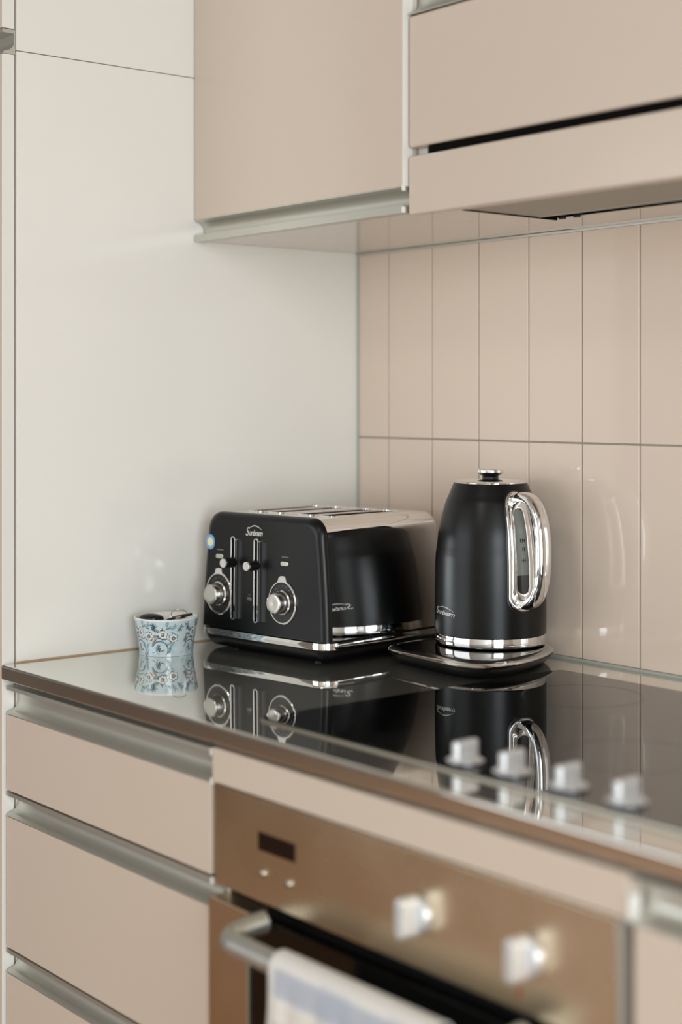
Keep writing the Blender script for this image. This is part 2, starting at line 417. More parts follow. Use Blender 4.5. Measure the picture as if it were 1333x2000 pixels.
part('slot_shade', B(.5484, .5489, -.290, -.1200, 1.4940, 1.5108), 'dark', t)  # same painted shade along the filter's left edge
for x in (.560, .585):
    part('clip', B(x, x+.009, -.1300, -.1240, 1.4938, 1.4990, bev=.001), 'black_plastic', t)

# ================================================================ LETTERING
def text_mesh(s, size, shear=.3, bold=.0, track=1.0):
    cu = bpy.data.curves.new('t', 'FONT'); cu.body = s; cu.size = size; cu.shear = shear
    cu.align_x = 'CENTER'; cu.align_y = 'CENTER'; cu.offset = bold; cu.extrude = 0.0001; cu.space_character = track
    cu.resolution_u = 4
    ob = bpy.data.objects.new('t', cu); COL.objects.link(ob)
    dg = bpy.context.evaluated_depsgraph_get(); dg.update()
    me = bpy.data.meshes.new_from_object(ob.evaluated_get(dg))
    bm = bmesh.new(); bm.from_mesh(me)
    bpy.data.objects.remove(ob); bpy.data.curves.remove(cu); bpy.data.meshes.remove(me)
    return bm
def sunbeam(width):
    """script wordmark under a swoosh arc, in the XY plane, centred"""
    bm = text_mesh('unbeam', .0088, .35, .00012, .84)
    xs = [v.co.x for v in bm.verts]; w0 = max(xs)-min(xs)
    s = (width*.78)/w0
    for v in bm.verts: v.co.x = v.co.x*s + width*.10; v.co.y = v.co.y*s*1.15
    b2 = text_mesh('S', .0150, .35, .0001)
    me = bpy.data.meshes.new('s'); 
    for v in b2.verts: v.co.x = v.co.x*s*.8 - width*.40; v.co.y = v.co.y*s*1.0 + width*.03
    b2.to_mesh(me); bm.from_mesh(me); b2.free()
    # swoosh
    A = []; 
    n = 20
    top = []; bot = []
    for k in range(n+1):
        f = k/n; x = -width*.30 + f*width*.78
        y = width*(.13 + .16*math.sin(math.pi*(f*.93+.07)))
        th = width*.018*math.sin(math.pi*min(1, max(.05, f)))+width*.004
        top.append((x, y+th)); bot.append((x, y-th))
    loops = []
    for z in (0, .0002):
        loops.append([(x, y, z) for x, y in top+bot[::-1]])
    rings(bm, loops, cap0=False, cap1=False)
    V = [bm.verts.new((x, y, .0002)) for x, y in top]; W = [bm.verts.new((x, y, .0002)) for x, y in bot]
    for k in range(n): bm.faces.new((V[k], W[k], W[k+1], V[k+1]))
    bpy.data.meshes.remove(me)
    return bm

# ================================================================ TOASTER
TA = math.radians(7.0); TWD, TD = .258, .254
t = thing('toaster', 'black and chrome four-slice toaster standing in the corner beside the kettle', 'toaster', (.1500, -.1905, Z0), TA)
ZB, ZT = .0325, .1990; TR, TP = .026, .0145   # body bottom / top, local
def outline(hw, zb, zt, r, taper, n=9):
    """front outline: bottom flat, top corners rounded, sides tapering in"""
    o = [(-hw, zb)]
    m = 6
    def hx(z): 
        f = (z-zb)/(zt-zb); return hw - taper*(f**1.5)
    for k in range(1, m+1): z = zb+(zt-r-zb)*k/m; o.append((-hx(z), z))
    ht = hx(zt-r)
    for k in range(1, n): a = math.radians(180-90*k/(n-1)); o.append((-ht+r+r*math.cos(a), zt-r+r*math.sin(a)))
    for k in range(0, n-1): a = math.radians(90-90*k/(n-1)); o.append((ht-r+r*math.cos(a), zt-r+r*math.sin(a)))
    for k in range(m, 0, -1): z = zb+(zt-r-zb)*k/m; o.append((hx(z), z))
    o.append((hw, zb))
    return o
def lean(z): return .002*((z-ZB)/(ZT-ZB))
def tsec(y, ins, bulge, r=.026, side=-1):
    o = outline(TWD/2-ins+bulge, ZB, ZT-ins*.75, max(r-ins*.5, .004), .012)
    return [(x, y - side*lean(z)*1.0, z) for x, z in o]
F = -TD/2
# chrome wrap
L = []
ys = [F+.0125] + [F+.016+(TD-.016-.016)*k/10 for k in range(11)]
for y in ys:
    f = (y-ys[0])/(ys[-1]-ys[0]); sd = -1 + 2*f
    L.append([(x, y + lean(z)*(-sd), z) for x, z in outline(TWD/2-.0008-.0012*math.sin(math.pi*f)+.003*f*f, ZB, ZT-.0012, TR, TP)])
for k in range(1, 7):
    a = math.radians(90*k/6); ins = .016*(1-math.cos(a)); y = ys[-1]+.016*math.sin(a)
    L.append([(x, y-lean(z), z) for x, z in outline(TWD/2+.0022-ins, ZB, ZT-.0012-ins, .026-ins*.6, TP)])
bm = rings(bmesh.new(), L, cap0=True, cap1=True)
body = part('chrome_body', bm, 'chrome', t, local=True, angle=40)
# real bread slots cut into the top
SX = (-.073, -.031, .031, .073); SY0, SY1 = -.070, .072
bmc = bmesh.new()
for sx in SX:
    rings(bmc, [[(sx+px, (SY0+SY1)/2+py, z) for px, py in rrect(.0135, (SY1-SY0)/2, .006, 6)] for z in (.06, .25)], cap0=True, cap1=True)
mc = bpy.data.meshes.new('cut'); bmc.to_mesh(mc); bmc.free(); mc.materials.append(M['black_plastic'])
oc = bpy.data.objects.new('cut', mc); COL.objects.link(oc); oc.parent = t
bpy.context.view_layer.update()
md = body.modifiers.new('b', 'BOOLEAN'); md.object = oc; md.operation = 'DIFFERENCE'; md.solver = 'EXACT'
dg = bpy.context.evaluated_depsgraph_get(); dg.update()
nm = bpy.data.meshes.new_from_object(body.evaluated_get(dg))
body.modifiers.clear(); body.data = nm
wn = body.modifiers.new('weighted_normal', 'WEIGHTED_NORMAL'); wn.keep_sharp = True
if len(nm.materials) < 2: nm.materials.append(M['black_plastic'])
for p in nm.polygons:
    c = p.center
    if c.z < ZT-.003 and abs(p.normal.z) < .9 or c.z < .07:
        if any(abs(c.x-sx) < .0142 for sx in SX) and SY0-.002 < c.y < SY1+.002 and c.z > .05: p.material_index = 1
nm.set_sharp_from_angle(angle=math.radians(40))
bpy.data.objects.remove(oc); bpy.data.meshes.remove(mc)
for sx in SX:
    Lr = []
    for d, z in ((.0024, ZT-.0014), (.0021, ZT-.0004), (.0012, ZT+.0000), (.0002, ZT-.0004), (0, ZT-.003)):
        Lr.append([(sx+px, (SY0+SY1)/2+py, z) for px, py in rrect(.0135+d, (SY1-SY0)/2+d, .006+d, 6)])
    sr = part('bread_slot', rings(bmesh.new(), Lr), 'chrome', t, local=True, label='raised chrome rim of a bread slot')
# black front shell
L = []
for k in range(0, 8):
    a = math.radians(90*k/7); rr = .0115
    ins = rr*(1-math.sin(a)); y = F+rr*(1-math.cos(a))
    L.append([(x, y+lean(z), z) for x, z in outline(TWD/2+.0012-ins, ZB, ZT-ins*.9, .026-ins*.35, TP)])
L.append([(x, F+.0122+lean(z), z) for x, z in outline(TWD/2+.0012, ZB, ZT, TR, TP)])
shell = part('front_shell', rings(bmesh.new(), L, cap0=True, cap1=True), 'black_matte', t, local=True, label='matte black front shell', angle=60)
# chrome band and black base
def foot(d, z, r=.022, yo=0): return [(px, py+yo, z) for px, py in rrect(TWD/2+d, TD/2+d, r+d, 10)]
part('chrome_band', rings(bmesh.new(), [foot(.0005, .0205), foot(.0038, .0212), foot(.0042, .0255), foot(.0032, .0300), foot(.0004, .0310)], cap0=True, cap1=True), 'chrome', t, local=True)
part('gap', rings(bmesh.new(), [foot(-.004, .0305), foot(-.004, .0330)], cap0=True, cap1=True), 'black_plastic', t, local=True, label='dark recess between the band and the body')
part('base', rings(bmesh.new(), [foot(-.016, .0030), foot(-.012, .0045), foot(-.006, .0090), foot(-.001, .0160), foot(.0000, .0206)], cap0=True, cap1=True), 'black_matte', t, local=True)
for fx in (-.085, .085):
    for fy in (-.095, .09):
        part('foot', lathe(bmesh.new(), [(.007, 0.0001), (.008, .004)], (fx, fy, 0), 20), 'black_plastic', t, local=True)
# controls, in front plane coordinates (s from left edge, z above worktop)
def FP(s, z, out=0): return (s*1.03-TWD/2+.0035, F+lean(z)-out, z)
def facing(s, z, out=0): return Matrix.Translation(FP(s, z, out)) @ Matrix.Rotation(R90-math.atan(.002/(ZT-ZB)), 4, 'X')
for s, z in ((.0370, .0810), (.1650, .0795)):
    T = facing(s, z, 0)
    bm = bmesh.new(); n = 56
    def ov(r, h):   # ring with tab on top
        o = []
        for i in range(n):
            a = 2*math.pi*i/n; x = r*math.cos(a); y = r*math.sin(a)*1.10
            da = abs((math.degrees(a)-90+180) % 360-180)
            if da < 18: y += .0062*(1 if da < 13 else (18-da)/5)
            o.append((x, y, h))
        return o
    def ci(r, h): return [(r*math.cos(2*math.pi*i/n), r*math.sin(2*math.pi*i/n)*1.10, h) for i in range(n)]
    rings(bm, [ov(.0278, 0), ov(.0278, .0014), ov(.0268, .0024), ci(.0256, .0024), ci(.0250, .0012), ci(.0250, 0)])
    dial = part('dial', xform(bm, T), 'chrome', t, local=True, label='chrome ring with a tab at the top')
    bm = rings(bmesh.new(), [ci(.0252, 0), ci(.0252, .0009)], cap0=True, cap1=True)
    part('dial_face', xform(bm, T), 'black_plastic', dial, local=True)
    bm = lathe(bmesh.new(), [(.0172, .0009), (.0172, .0030), (.0154, .0045), (.0144, .0150), (.0140, .0180), (.0128, .0192), (.0124, .0189), (.0105, .0191), (.0104, .0189), (.0060, .0190), (.0012, .0186)], n=48)
    part('knob', xform(bm, T), 'chrome_soft', dial, local=True)
    bm = bmesh.new()
    for k in range(7):
        a = math.radians(150-20*k); c = (.0212*math.cos(a), .0212*math.sin(a)*1.10)
        box(bm, c[0]-.0012, c[0]+.0012, c[1]-.0004, c[1]+.0004, .0009, .0011)
    part('dial_marks', xform(bm, T), 'print_grey', dial, local=True, smooth=False)
for s, z in ((.0378, .1350), (.1690, .1335)):
    T = facing(s, z, 0); L = []
    for d, h in ((0, -.0005), (0, .0014), (.0004, .0020), (.0010, .0023)): L.append([(px, py, h) for px, py in rrect(.0078-d, .0034-d, .0030-d, 6)])
    part('button', xform(rings(bmesh.new(), L, cap0=True, cap1=True), T), 'chrome_soft', t, local=True)
    bm = bmesh.new()
    for k in range(7): box(bm, -.0068+.002*k, -.0055+.002*k, .0085, .0100, -.0002, .0002)
    part('button_marks', xform(bm, T), 'print_grey', t, local=True, smooth=False)
for s, zl in ((.0690, .1285), (.1160, .1275)):
    z = .1060; T = facing(s, z, 0)
    L = []
    for d, h in ((0, -.0008), (0, .0042), (.0006, .0052), (.0020, .0052), (.0026, .0042), (.0026, .0012)): L.append([(px, py, h) for px, py in rrect(.0052-d, .0600-d, .0052-d, 8)])
    sl = part('lever_track', xform(rings(bmesh.new(), L, cap0=False), T), 'chrome', t, local=True, label='tall chrome slot frame')
    part('slot_gap', xform(rings(bmesh.new(), [[(px, py, h) for px, py in rrect(.0027, .0574, .0027, 8)] for h in (-.001, .0016)], cap0=True, cap1=True), T), 'dark', sl, local=True)
    # hollowed flank on the right of the track
    bm = bmesh.new()
    rows = []
    for k in range(9):
        f = k/8; ang = math.radians(90*f)
        x = .0052+.0125*(1-math.cos(ang)); h = .0050*(1-math.sin(ang))+.0002
        rows.append([(x, -.0575, h), (x*1.0, -.02, h), (x*1.02, .02, h), (x*1.08, .0545, h)])
    top = [bm.verts.new(p) for r_ in rows for p in r_]; bot = [bm.verts.new((p[0], p[1], -.0015)) for r_ in rows for p in r_]
    for k in range(8):
        for j in range(3):
            bm.faces.new((top[k*4+j], top[k*4+4+j], top[k*4+5+j], top[k*4+1+j]))
        bm.faces.new((top[k*4+3], top[k*4+7], bot[k*4+7], bot[k*4+3])); bm.faces.new((top[k*4+4], top[k*4], bot[k*4], bot[k*4+4]))
    for j in range(3): bm.faces.new((top[j+1], bot[j+1], bot[j], top[j])); bm.faces.new((top[32+j], bot[32+j], bot[33+j], top[33+j]))
    bmesh.ops.recalc_face_normals(bm, faces=bm.faces)
    part('flank', xform(bm, T), 'black_matte', sl, local=True, angle=50)
    T2 = facing(s, zl, 0)
    part('lever', xform(lathe(bmesh.new(), [(.0068, .0010), (.0072, .004), (.0070, .019), (.0066, .0205)], n=32), T2), 'black_plastic', sl, local=True, label='black lever')
    part('lever_cap', xform(lathe(bmesh.new(), [(.0068, .0205), (.0070, .0225), (.0062, .0240), (.0030, .0243)], n=32), T2), 'chrome', sl, local=True)
part('brand_lettering', xform(sunbeam(.036), facing(.1070, .1725, .0004)), 'print_white', t, local=True, smooth=False, label='silver script lettering reading Sunbeam')
bm = bmesh.new()
for k in range(3): box(bm, -.004, .003, -.002-.0016*k, -.0012-.0016*k, .0001, .0004)
box(bm, .0022, .0048, -.0055, -.0015, .0001, .0004)
box(bm, -.0008, .0008, .0025, .0031, .0001, .0004); box(bm, -.0018, -.0008, .0019, .0025, .0001, .0004); box(bm, .0008, .0018, .0019, .0025, .0001, .0004)
part('crumb_tray_mark', xform(bm, facing(.0985, .0820, 0)), 'print_grey', t, local=True, smooth=False)
T = facing(.0170, .1545, .0002)
st = part('sticker', xform(rings(bmesh.new(), [[(r*math.cos(2*math.pi*i/32)*1.0, r*math.sin(2*math.pi*i/32)*1.15, h) for i in range(32)] for r, h in ((.0095, 0), (.0095, .0003))], cap0=True, cap1=True), T), 'sticker_blue', t, local=True, label='round blue and cream sticker')
part('sticker_centre', xform(lathe(bmesh.new(), [(.0062, .0003), (.0062, .0005)], n=28), T), 'sticker_cream', st, local=True)

# ================================================================ KETTLE
KX, KY = .3867, -.0815
t = thing('power_stand', 'black and chrome power base under the kettle', 'kettle base', (KX, KY, Z0))
out = catmull([(.302, -.188, 0), (.328, -.214, 0), (.40, -.2245, 0), (.468, -.2275, 0), (.503, -.2120, 0), (.5145, -.175, 0), (.503, -.112, 0), (.472, -.046, 0), (.432, -.014, 0), (.385, -.005, 0), (.335, -.018, 0), (.305, -.060, 0), (.295, -.125, 0)], 8, closed=True)
cc = Vector((.40, -.115, 0))
def off(d, z):
    o = []
    n = len(out)
    for i, p in enumerate(out):
        tg = (out[(i+1) % n]-out[i-1]).normalized(); nrm = Vector((tg.y, -tg.x, 0))
        if nrm.dot(p-cc) < 0: nrm = -nrm
        q = p+nrm*d; o.append((q.x, q.y, Z0+z))
    return o
part('lower_shell', rings(bmesh.new(), [off(-.016, .0003), off(-.013, .0015), off(-.006, .0075), off(-.001, .0140), off(-.0004, .0165)], cap0=True, cap1=True), 'black_matte', t)
part('chrome_rim', rings(bmesh.new(), [off(-.003, .0165), off(0, .0168), off(.0006, .0180), off(-.0006, .0198), off(-.0040, .0214), off(-.0085, .0230), off(-.0120, .0234), off(-.0125, .0225), off(-.0125, .0150)], cap0=False, cap1=False, closed_path=True), 'chrome', t)
part('top_plate', rings(bmesh.new(), [off(-.0126, .0165), off(-.0126, .0226), off(-.016, .0228), off(-.03, .0230)], cap0=True, cap1=True), 'black_gloss', t)
part('power_socket', lathe(bmesh.new(), [(.070, .0238), (.069, .0258)], (KX, KY, Z0), 64), 'chrome', t, label='chrome locating ring')
t = thing('kettle', 'matte black electric kettle with chrome handle and lid', 'kettle', (KX, KY, Z0+.0242))
kz0 = Z0+.0268
q = .0001925
KP = [(.0748, 0.0130)]
prof = [(403, 1230), (403, 1000), (402, 850), (398, 700), (393, 650), (386, 600), (374, 500), (352, 400), (324, 300), (303, 250), (282, 200), (270, 172), (266, 162)]
KPp = [(hw*q, (1300-y)*q) for hw, y in prof]
def kr(z):   # body radius at height z above kz0
    if z <= KPp[0][1]: return KPp[0][0]
    for (r0, z0), (r1, z1) in zip(KPp, KPp[1:]):
        if z <= z1: return r0+(r1-r0)*(z-z0)/(z1-z0)
    return KPp[-1][0]
pr = catmull([(r, z, 0) for r, z in KPp], 5)
PRF = [(p.x, p.y) for p in pr]
def kr(z):
    if z <= PRF[0][1]: return PRF[0][0]
    for (r0, z0), (r1, z1) in zip(PRF, PRF[1:]):
        if z <= z1: return r0+(r1-r0)*(z-z0)/max(1e-9, z1-z0)
    return PRF[-1][0]
part('body', lathe(bmesh.new(), [(.073, .0115)]+[(PRF[0][0], .0122)]+PRF, (KX, KY, kz0), 128), 'black_matte', t, angle=60)
part('chrome_ring', lathe(bmesh.new(), [(.0735, -.0026), (.0762, -.0020), (.0770, .0000), (.0768, .0060), (.0762, .0110), (.0752, .0121), (.0740, .0121)], (KX, KY, kz0), 128), 'chrome', t)
zt = PRF[-1][1]
lid = part('lid', lathe(bmesh.new(), [(.0500, zt-.001), (.0502, zt+.0012), (.0490, zt+.0024), (.0450, zt+.0034), (.030, zt+.0052), (.015, zt+.0060)], (KX, KY, kz0), 96), 'chrome', t)
part('knob_stem', lathe(bmesh.new(), [(.0115, zt+.0058), (.0110, zt+.0080), (.0120, zt+.0100), (.0165, zt+.0128), (.0180, zt+.0135)], (KX, KY, kz0), 48), 'black_plastic', lid)
part('knob', lathe(bmesh.new(), [(.0180, zt+.0135), (.0196, zt+.0145), (.0198, zt+.0175), (.0188, zt+.0192), (.0150, zt+.0200), (.0005, zt+.0204)], (KX, KY, kz0), 64), 'chrome', lid)
AZ0 = math.atan2(cam.location.y-KY, cam.location.x-KX) + math.radians(34)
def KS(a, z, o=0):   # a = arc length sideways, z above kz0, o outward
    r = kr(z)+o; th = AZ0 + a/.0745
    return (KX+r*math.cos(th), KY+r*math.sin(th), kz0+z)
fz = (1.1365+.9750)/2-kz0; fh = (1.1365-.9750)/2
wz = (1.1140+.9990)/2-kz0; wh = (1.1140-.9990)/2
def dense(P, m=5):
    o = []; n = len(P)
    for i in range(n):
        a, b = P[i], P[(i+1) % n]
        k = 22 if math.hypot(a[0]-b[0], a[1]-b[1]) > .03 else 1
        o += [(a[0]+(b[0]-a[0])*j/k, a[1]+(b[1]-a[1])*j/k) for j in range(k)]
    return o
def fl(k, o):  # blend outer -> inner loop
    A = rrect(.0210, fh, .0190, 12); C_ = rrect(.0092, wh, .0090, 12)
    return [KS(a, z, o) for a, z in dense([(a[0]*(1-k)+c[0]*k, (fz+a[1])*(1-k)+(wz+c[1])*k) for a, c in zip(A, C_)])]
fr_ = part('gauge_frame', rings(bmesh.new(), [fl(0, -.001), fl(0, .0022), fl(.06, .0040), fl(.16, .0042), fl(.26, .0030), fl(.40, .0020), fl(.80, .0026), fl(.93, .0030), fl(1.0, .0022), fl(1.0, .0006)]), 'chrome', t, label='chrome frame around the water gauge', angle=60)
A = dense(rrect(.0212, fh+.0008, .0190, 12))
part('gasket', rings(bmesh.new(), [[KS(a*1.06, fz+b*1.012, -.0008) for a, b in A], [KS(a*1.06, fz+b*1.012, .0010) for a, b in A], [KS(a*.97, fz+b*.99, .0012) for a, b in A]]), 'black_plastic', fr_)
def wpatch(z0, z1, hw, o, rnd=True):
    bm = bmesh.new(); rows = []
    N = 26
    for j in range(N+1):
        z = z0+(z1-z0)*j/N
        h = hw
        d0 = (wz-wh+hw)-z; d1 = z-(wz+wh-hw)
        d_ = max(d0, d1, 0)
        h = math.sqrt(max(1e-8, hw*hw-d_*d_))
        rows.append([bm.verts.new(KS(h*u, z, o)) for u in (-1, -.5, 0, .5, 1)])
    for j in range(N):
        for i in range(4): bm.faces.new((rows[j][i], rows[j][i+1], rows[j+1][i+1], rows[j+1][i]))
    return bm
zw = 1.0240-kz0
part('water_window', wpatch(zw, wz+wh, .0091, .0012), 'water_window', fr_, label='smoky grey gauge window')
part('water_level', wpatch(wz-wh, zw, .0091, .0012), 'water', fr_, label='dark lower part of the gauge showing water')
def curved_box(a0, a1, z0, z1, o):
    bm = bmesh.new(); V = [bm.verts.new(KS(a, z, oo)) for oo in (o, o+.0002) for a, z in ((a0, z0), (a1, z0), (a1, z1), (a0, z1))]
    for f in ((4, 5, 6, 7), (3, 2, 1, 0), (0, 1, 5, 4), (1, 2, 6, 5), (2, 3, 7, 6), (3, 0, 4, 7)): bm.faces.new([V[i] for i in f])
    return bm
bm = bmesh.new(); tmp = bpy.data.meshes.new('tmp')
for a0, a1, z0, z1 in [(-.002, .0065, 1.0705, 1.0710), (-.0015, -.0005, 1.068, 1.0735), (.0015, .0025, 1.068, 1.0735), (.0045, .0052, 1.068, 1.0735), (.001, .0055, 1.0590, 1.0595), (.001, .0018, 1.0565, 1.062), (.0038, .0046, 1.0565, 1.062), (-.002, .0055, 1.0440, 1.0445), (.0005, .0013, 1.041, 1.047), (.0035, .0043, 1.041, 1.047)]:
    b2 = curved_box(a0, a1, z0-kz0, z1-kz0, .0014); b2.to_mesh(tmp); b2.free(); bm.from_mesh(tmp)
part('gauge_marks', bm, 'dark', fr_, smooth=False)
# handle: broad chrome loop
def KH(r, z, side=0):
    th = AZ0+math.radians(1.5)
    return Vector((KX+r*math.cos(th)-side*math.sin(th), KY+r*math.sin(th)+side*math.cos(th), z))
hp = [KH(.058, 1.1230), KH(.076, 1.1295), KH(.0960, 1.1250), KH(.1110, 1.1080), KH(.1185, 1.0830), KH(.1205, 1.0540), KH(.1180, 1.0240), KH(.1090, 1.0000), KH(.0930, .9870), KH(.0720, .9840)]
hpath = catmull(hp, 8)
n_ = len(hpath)
sidev = KH(0, 0, 1)-KH(0, 0, 0)
L = []
for i, p in enumerate(hpath):
    tg = (hpath[min(i+1, n_-1)]-hpath[max(i-1, 0)]).normalized(); nn = tg.cross(sidev).normalized()
    f = i/(n_-1); wd = .0095+.0018*math.sin(math.pi*f); th_ = .0068+.0012*math.sin(math.pi*f)
    L.append([p+sidev*wd*(abs(math.cos(2*math.pi*k/24))**.8)*(1 if math.cos(2*math.pi*k/24) > 0 else -1)+nn*th_*(abs(math.sin(2*math.pi*k/24))**.8)*(1 if math.sin(2*math.pi*k/24) > 0 else -1) for k in range(24)])
part('handle', rings(bmesh.new(), L, cap0=True, cap1=True), 'chrome', t, angle=70)
# spout on the far side
ths = AZ0+math.pi
L = []
for k in range(9):
    f = k/8; z = zt-.055+f*.052
    r = kr(z)-.004; e = .020*f**1.5+.001
    row = []
    for i in range(9):
        u = i/8*2-1; a = ths+u*(.10+.25*f); rr = r+e*(1-u*u)
        row.append((KX+rr*math.cos(a), KY+rr*math.sin(a), kz0+z))
    for i in range(8, -1, -1):
        u = i/8*2-1; a = ths+u*(.10+.25*f); rr = r-.002
        row.append((KX+rr*math.cos(a), KY+rr*math.sin(a), kz0+z))
    L.append(row)
part('spout', rings(bmesh.new(), L, cap0=True, cap1=True), 'black_matte', t)
# lettering wrapped on the body
AZL = math.atan2(cam.location.y-KY, cam.location.x-KX) - math.radians(56)
bm = sunbeam(.046)
zc = 1.2604-(1194-782)*2.15/3047-kz0
for v in bm.verts:
    x, y, z = v.co; zz = zc+y*.62-x*.06; th = AZL+x/.0755; r = kr(zz)+.0003+z
    v.co = Vector((KX+r*math.cos(th), KY+r*math.sin(th), kz0+zz))
part('brand_lettering', bm, 'print_white', t, smooth=False, label='silver script lettering reading Sunbeam')

# ================================================================ CUP
CX, CY = .0560, -.4035
RT, RB, CH = .0461, .0384, .0515
def cup_r(z):
    f = z/CH
    return .0376 + (.0461-.0376)*(f**1.2) + .0008*(1-f)**6
NA, NZ = 720, 150
rng = random.Random(11)
W_ = 2*math.pi*.042
# strokes in (u,z): u arc metres, z metres
strokes = []; fills = []
def st_(pts, w, c): strokes.append((np.array(pts, float), w, c))
INK = np.array(lin((40, 60, 74))[:3]); DEEP = np.array(lin((20, 28, 36))[:3]); TEAL = np.array(lin((84, 126, 142))[:3]); CREAM = np.array(lin((216, 220, 216))[:3]); BLUE = np.array(lin((188, 204, 209))[:3]); PINK = np.array(lin((214, 196, 190))[:3])
def flower(u, z, s):
    fills.append((u, z, s*1.15, CREAM))
    for k in range(7):
        a = 2*math.pi*k/7+rng.random(); r = s*.72
        c = (u+r*math.cos(a), z+r*math.sin(a))
        st_([(c[0]+s*.36*math.cos(q_), c[1]+s*.36*math.sin(q_)) for q_ in np.linspace(a-1.6, a+1.6, 8)], .00035, DEEP)
    for rr in (.38, .2):
        a0 = rng.random()*6
        st_([(u+s*rr*math.cos(q_), z+s*rr*math.sin(q_)) for q_ in np.linspace(a0, a0+5, 12)], .0004, DEEP)
def leaf(u, z, a, s, c=INK):
    st_([(u, z), (u+s*math.cos(a), z+s*math.sin(a))], s*.16, c)
def sprig(u, z, a, s, c=INK):
    P = []
    for k in range(5):
        P.append((u+s*k/4*math.cos(a), z+s*k/4*math.sin(a)))
        if k:
            for sg in (1, -1): leaf(P[-1][0], P[-1][1], a+sg*1.0, s*.30, c)
    st_(P, .0003, c)
fl_pos = []
for k in range(6):
    u = W_*(k+.25*rng.random())/6; z = .033+.002*math.sin(k*2.3)
    flower(u, z, .0066); flower((u+.0155) % W_, z-.005, .0064)
    sprig(u-.010, z+.004, 2.0, .010, INK); sprig(u-.009, z-.006, 4.0, .008, DEEP); sprig(u+.020, z+.004, .8, .010, INK); sprig(u+.006, z+.010, 1.5, .008, TEAL)
    sprig(u-.004, z+.003, 2.4+rng.random()*.5, .009); sprig(u-.005, z-.002, 3.2, .008); sprig(u+.012, z+.006, .9, .009, TEAL); sprig(u+.004, z+.008, .3, .007, INK)
    c = (u-.004, .0100); r = .0118
    st_([(c[0]+r*math.cos(q_), c[1]+r*math.sin(q_)) for q_ in np.linspace(-.7, 2.8, 22)], .00055, INK)
    st_([(c[0]+r*.55*math.cos(q_), c[1]+r*.6*math.sin(q_)) for q_ in np.linspace(1.5, 4.5, 14)], .0004, TEAL)
    leaf(c[0]-.001, c[1]-.003, 1.4, .005, DEEP); leaf(c[0]-.003, c[1]+.001, 1.1, .005); leaf(c[0]+.002, c[1]-.002, .3, .004)
    sprig(c[0]+.014, .009, 1.2, .009, TEAL)
    sprig(rng.random()*W_, .004+.04*rng.random(), rng.random()*6, .007, TEAL)
    for q2 in range(7): leaf(u+.044*rng.random(), .002+.046*rng.random(), rng.random()*6, .0035, INK if q2 % 2 else TEAL)
    for q2 in range(2): sprig(u+.012+.030*q2*rng.random(), .006+.036*rng.random(), rng.random()*6, .008, INK)
    fills.append((c[0]+.016, .016, .0045, BLUE*1.05)); fills.append((c[0]-.008, .024, .004, PINK))
    st_([(u-.010+.0016*i, .0255+.0012*math.sin(i*.6)) for i in range(12)], .0004, INK)
U = (np.arange(NA)/NA*W_)[None, :].repeat(NZ+1, 0); Zc = (np.arange(NZ+1)/NZ*CH)[:, None].repeat(NA, 1)
colr = np.ones((NZ+1, NA, 3))*BLUE
for k in range(50):
    u, z, s = rng.random()*W_, rng.random()*CH, .003+.005*rng.random()
    d = np.minimum(abs(U-u), W_-abs(U-u)); m_ = np.clip(1.3-np.hypot(d, (Zc-z)*1.2)/s, 0, 1)[..., None]*.55
    colr = colr*(1-m_)+np.array(lin((204, 214, 214) if k % 2 else (160, 190, 206))[:3])*m_
def blend(mask, c):
    global colr
    colr = colr*(1-mask[..., None])+c*mask[..., None]
for u, z, s, c in fills:
    u = u % W_; d = np.minimum(abs(U-u), W_-abs(U-u)); blend(np.clip((s-np.hypot(d, Zc-z))/.0006, 0, 1), c)
for P, wd, c in strokes:
    for i in range(len(P)-1):
        a, b = P[i], P[i+1]
        du = (U-a[0]+W_/2) % W_-W_/2; dz = Zc-a[1]; e = b-a; L2 = max(1e-12, e@e)
        tt = np.clip((du*e[0]+dz*e[1])/L2, 0, 1); dd = np.hypot(du-tt*e[0], dz-tt*e[1])
        blend(np.clip((wd*1.15-dd)/.00025+.5, 0, 1)*.9, c)
blend(np.clip((Zc-(CH-.0012))/.0004, 0, 1), np.array(lin((228, 228, 222))[:3]))
WHT = tuple(lin((232, 230, 224)))
def cup_mesh():
    verts = []; faces = []; cols = []
    for j in range(NZ+1):
        z = CH*j/NZ; r = cup_r(z)
        for i in range(NA):
            a = 2*math.pi*i/NA; verts.append((r*math.cos(a), r*math.sin(a), z+.0002)); cols.append(tuple(colr[j, i])+(1,))
    for j in range(NZ):
        for i in range(NA):
            k = (i+1) % NA; faces.append((j*NA+i, j*NA+k, (j+1)*NA+k, (j+1)*NA+i))
    base = NZ*NA; prev = base
    for r, z in ((RT-.0008, CH+.0012), (RT-.0022, CH+.0012), (RT-.0032, CH), (cup_r(CH*.6)-.0036, CH*.6), (cup_r(CH*.3)-.0036, CH*.3), (.034, .007), (.030, .005)):
        s0 = len(verts)
        for i in range(NA):
            a = 2*math.pi*i/NA; verts.append((r*math.cos(a), r*math.sin(a), z)); cols.append(WHT)
        for i in range(NA):
            k = (i+1) % NA; faces.append((prev+i, prev+k, s0+k, s0+i))
        prev = s0
    faces.append(tuple(prev+i for i in range(NA)))
    faces.append(tuple(range(NA-1, -1, -1)))
    me = bpy.data.meshes.new('patterned_cup'); me.from_pydata(verts, [], faces)
    ca = me.color_attributes.new('pattern', 'FLOAT_COLOR', 'POINT')
    ca.data.foreach_set('color', np.array(cols, dtype=np.float32).ravel())
    me.materials.append(M['cup'])
    for p in me.polygons: p.use_smooth = True
    me.set_sharp_from_angle(angle=math.radians(60))
    return me
o = bpy.data.objects.new('patterned_cup', cup_mesh()); COL.objects.link(o); o.location = (CX, CY, Z0); o.rotation_euler = (0, 0, math.radians(20))
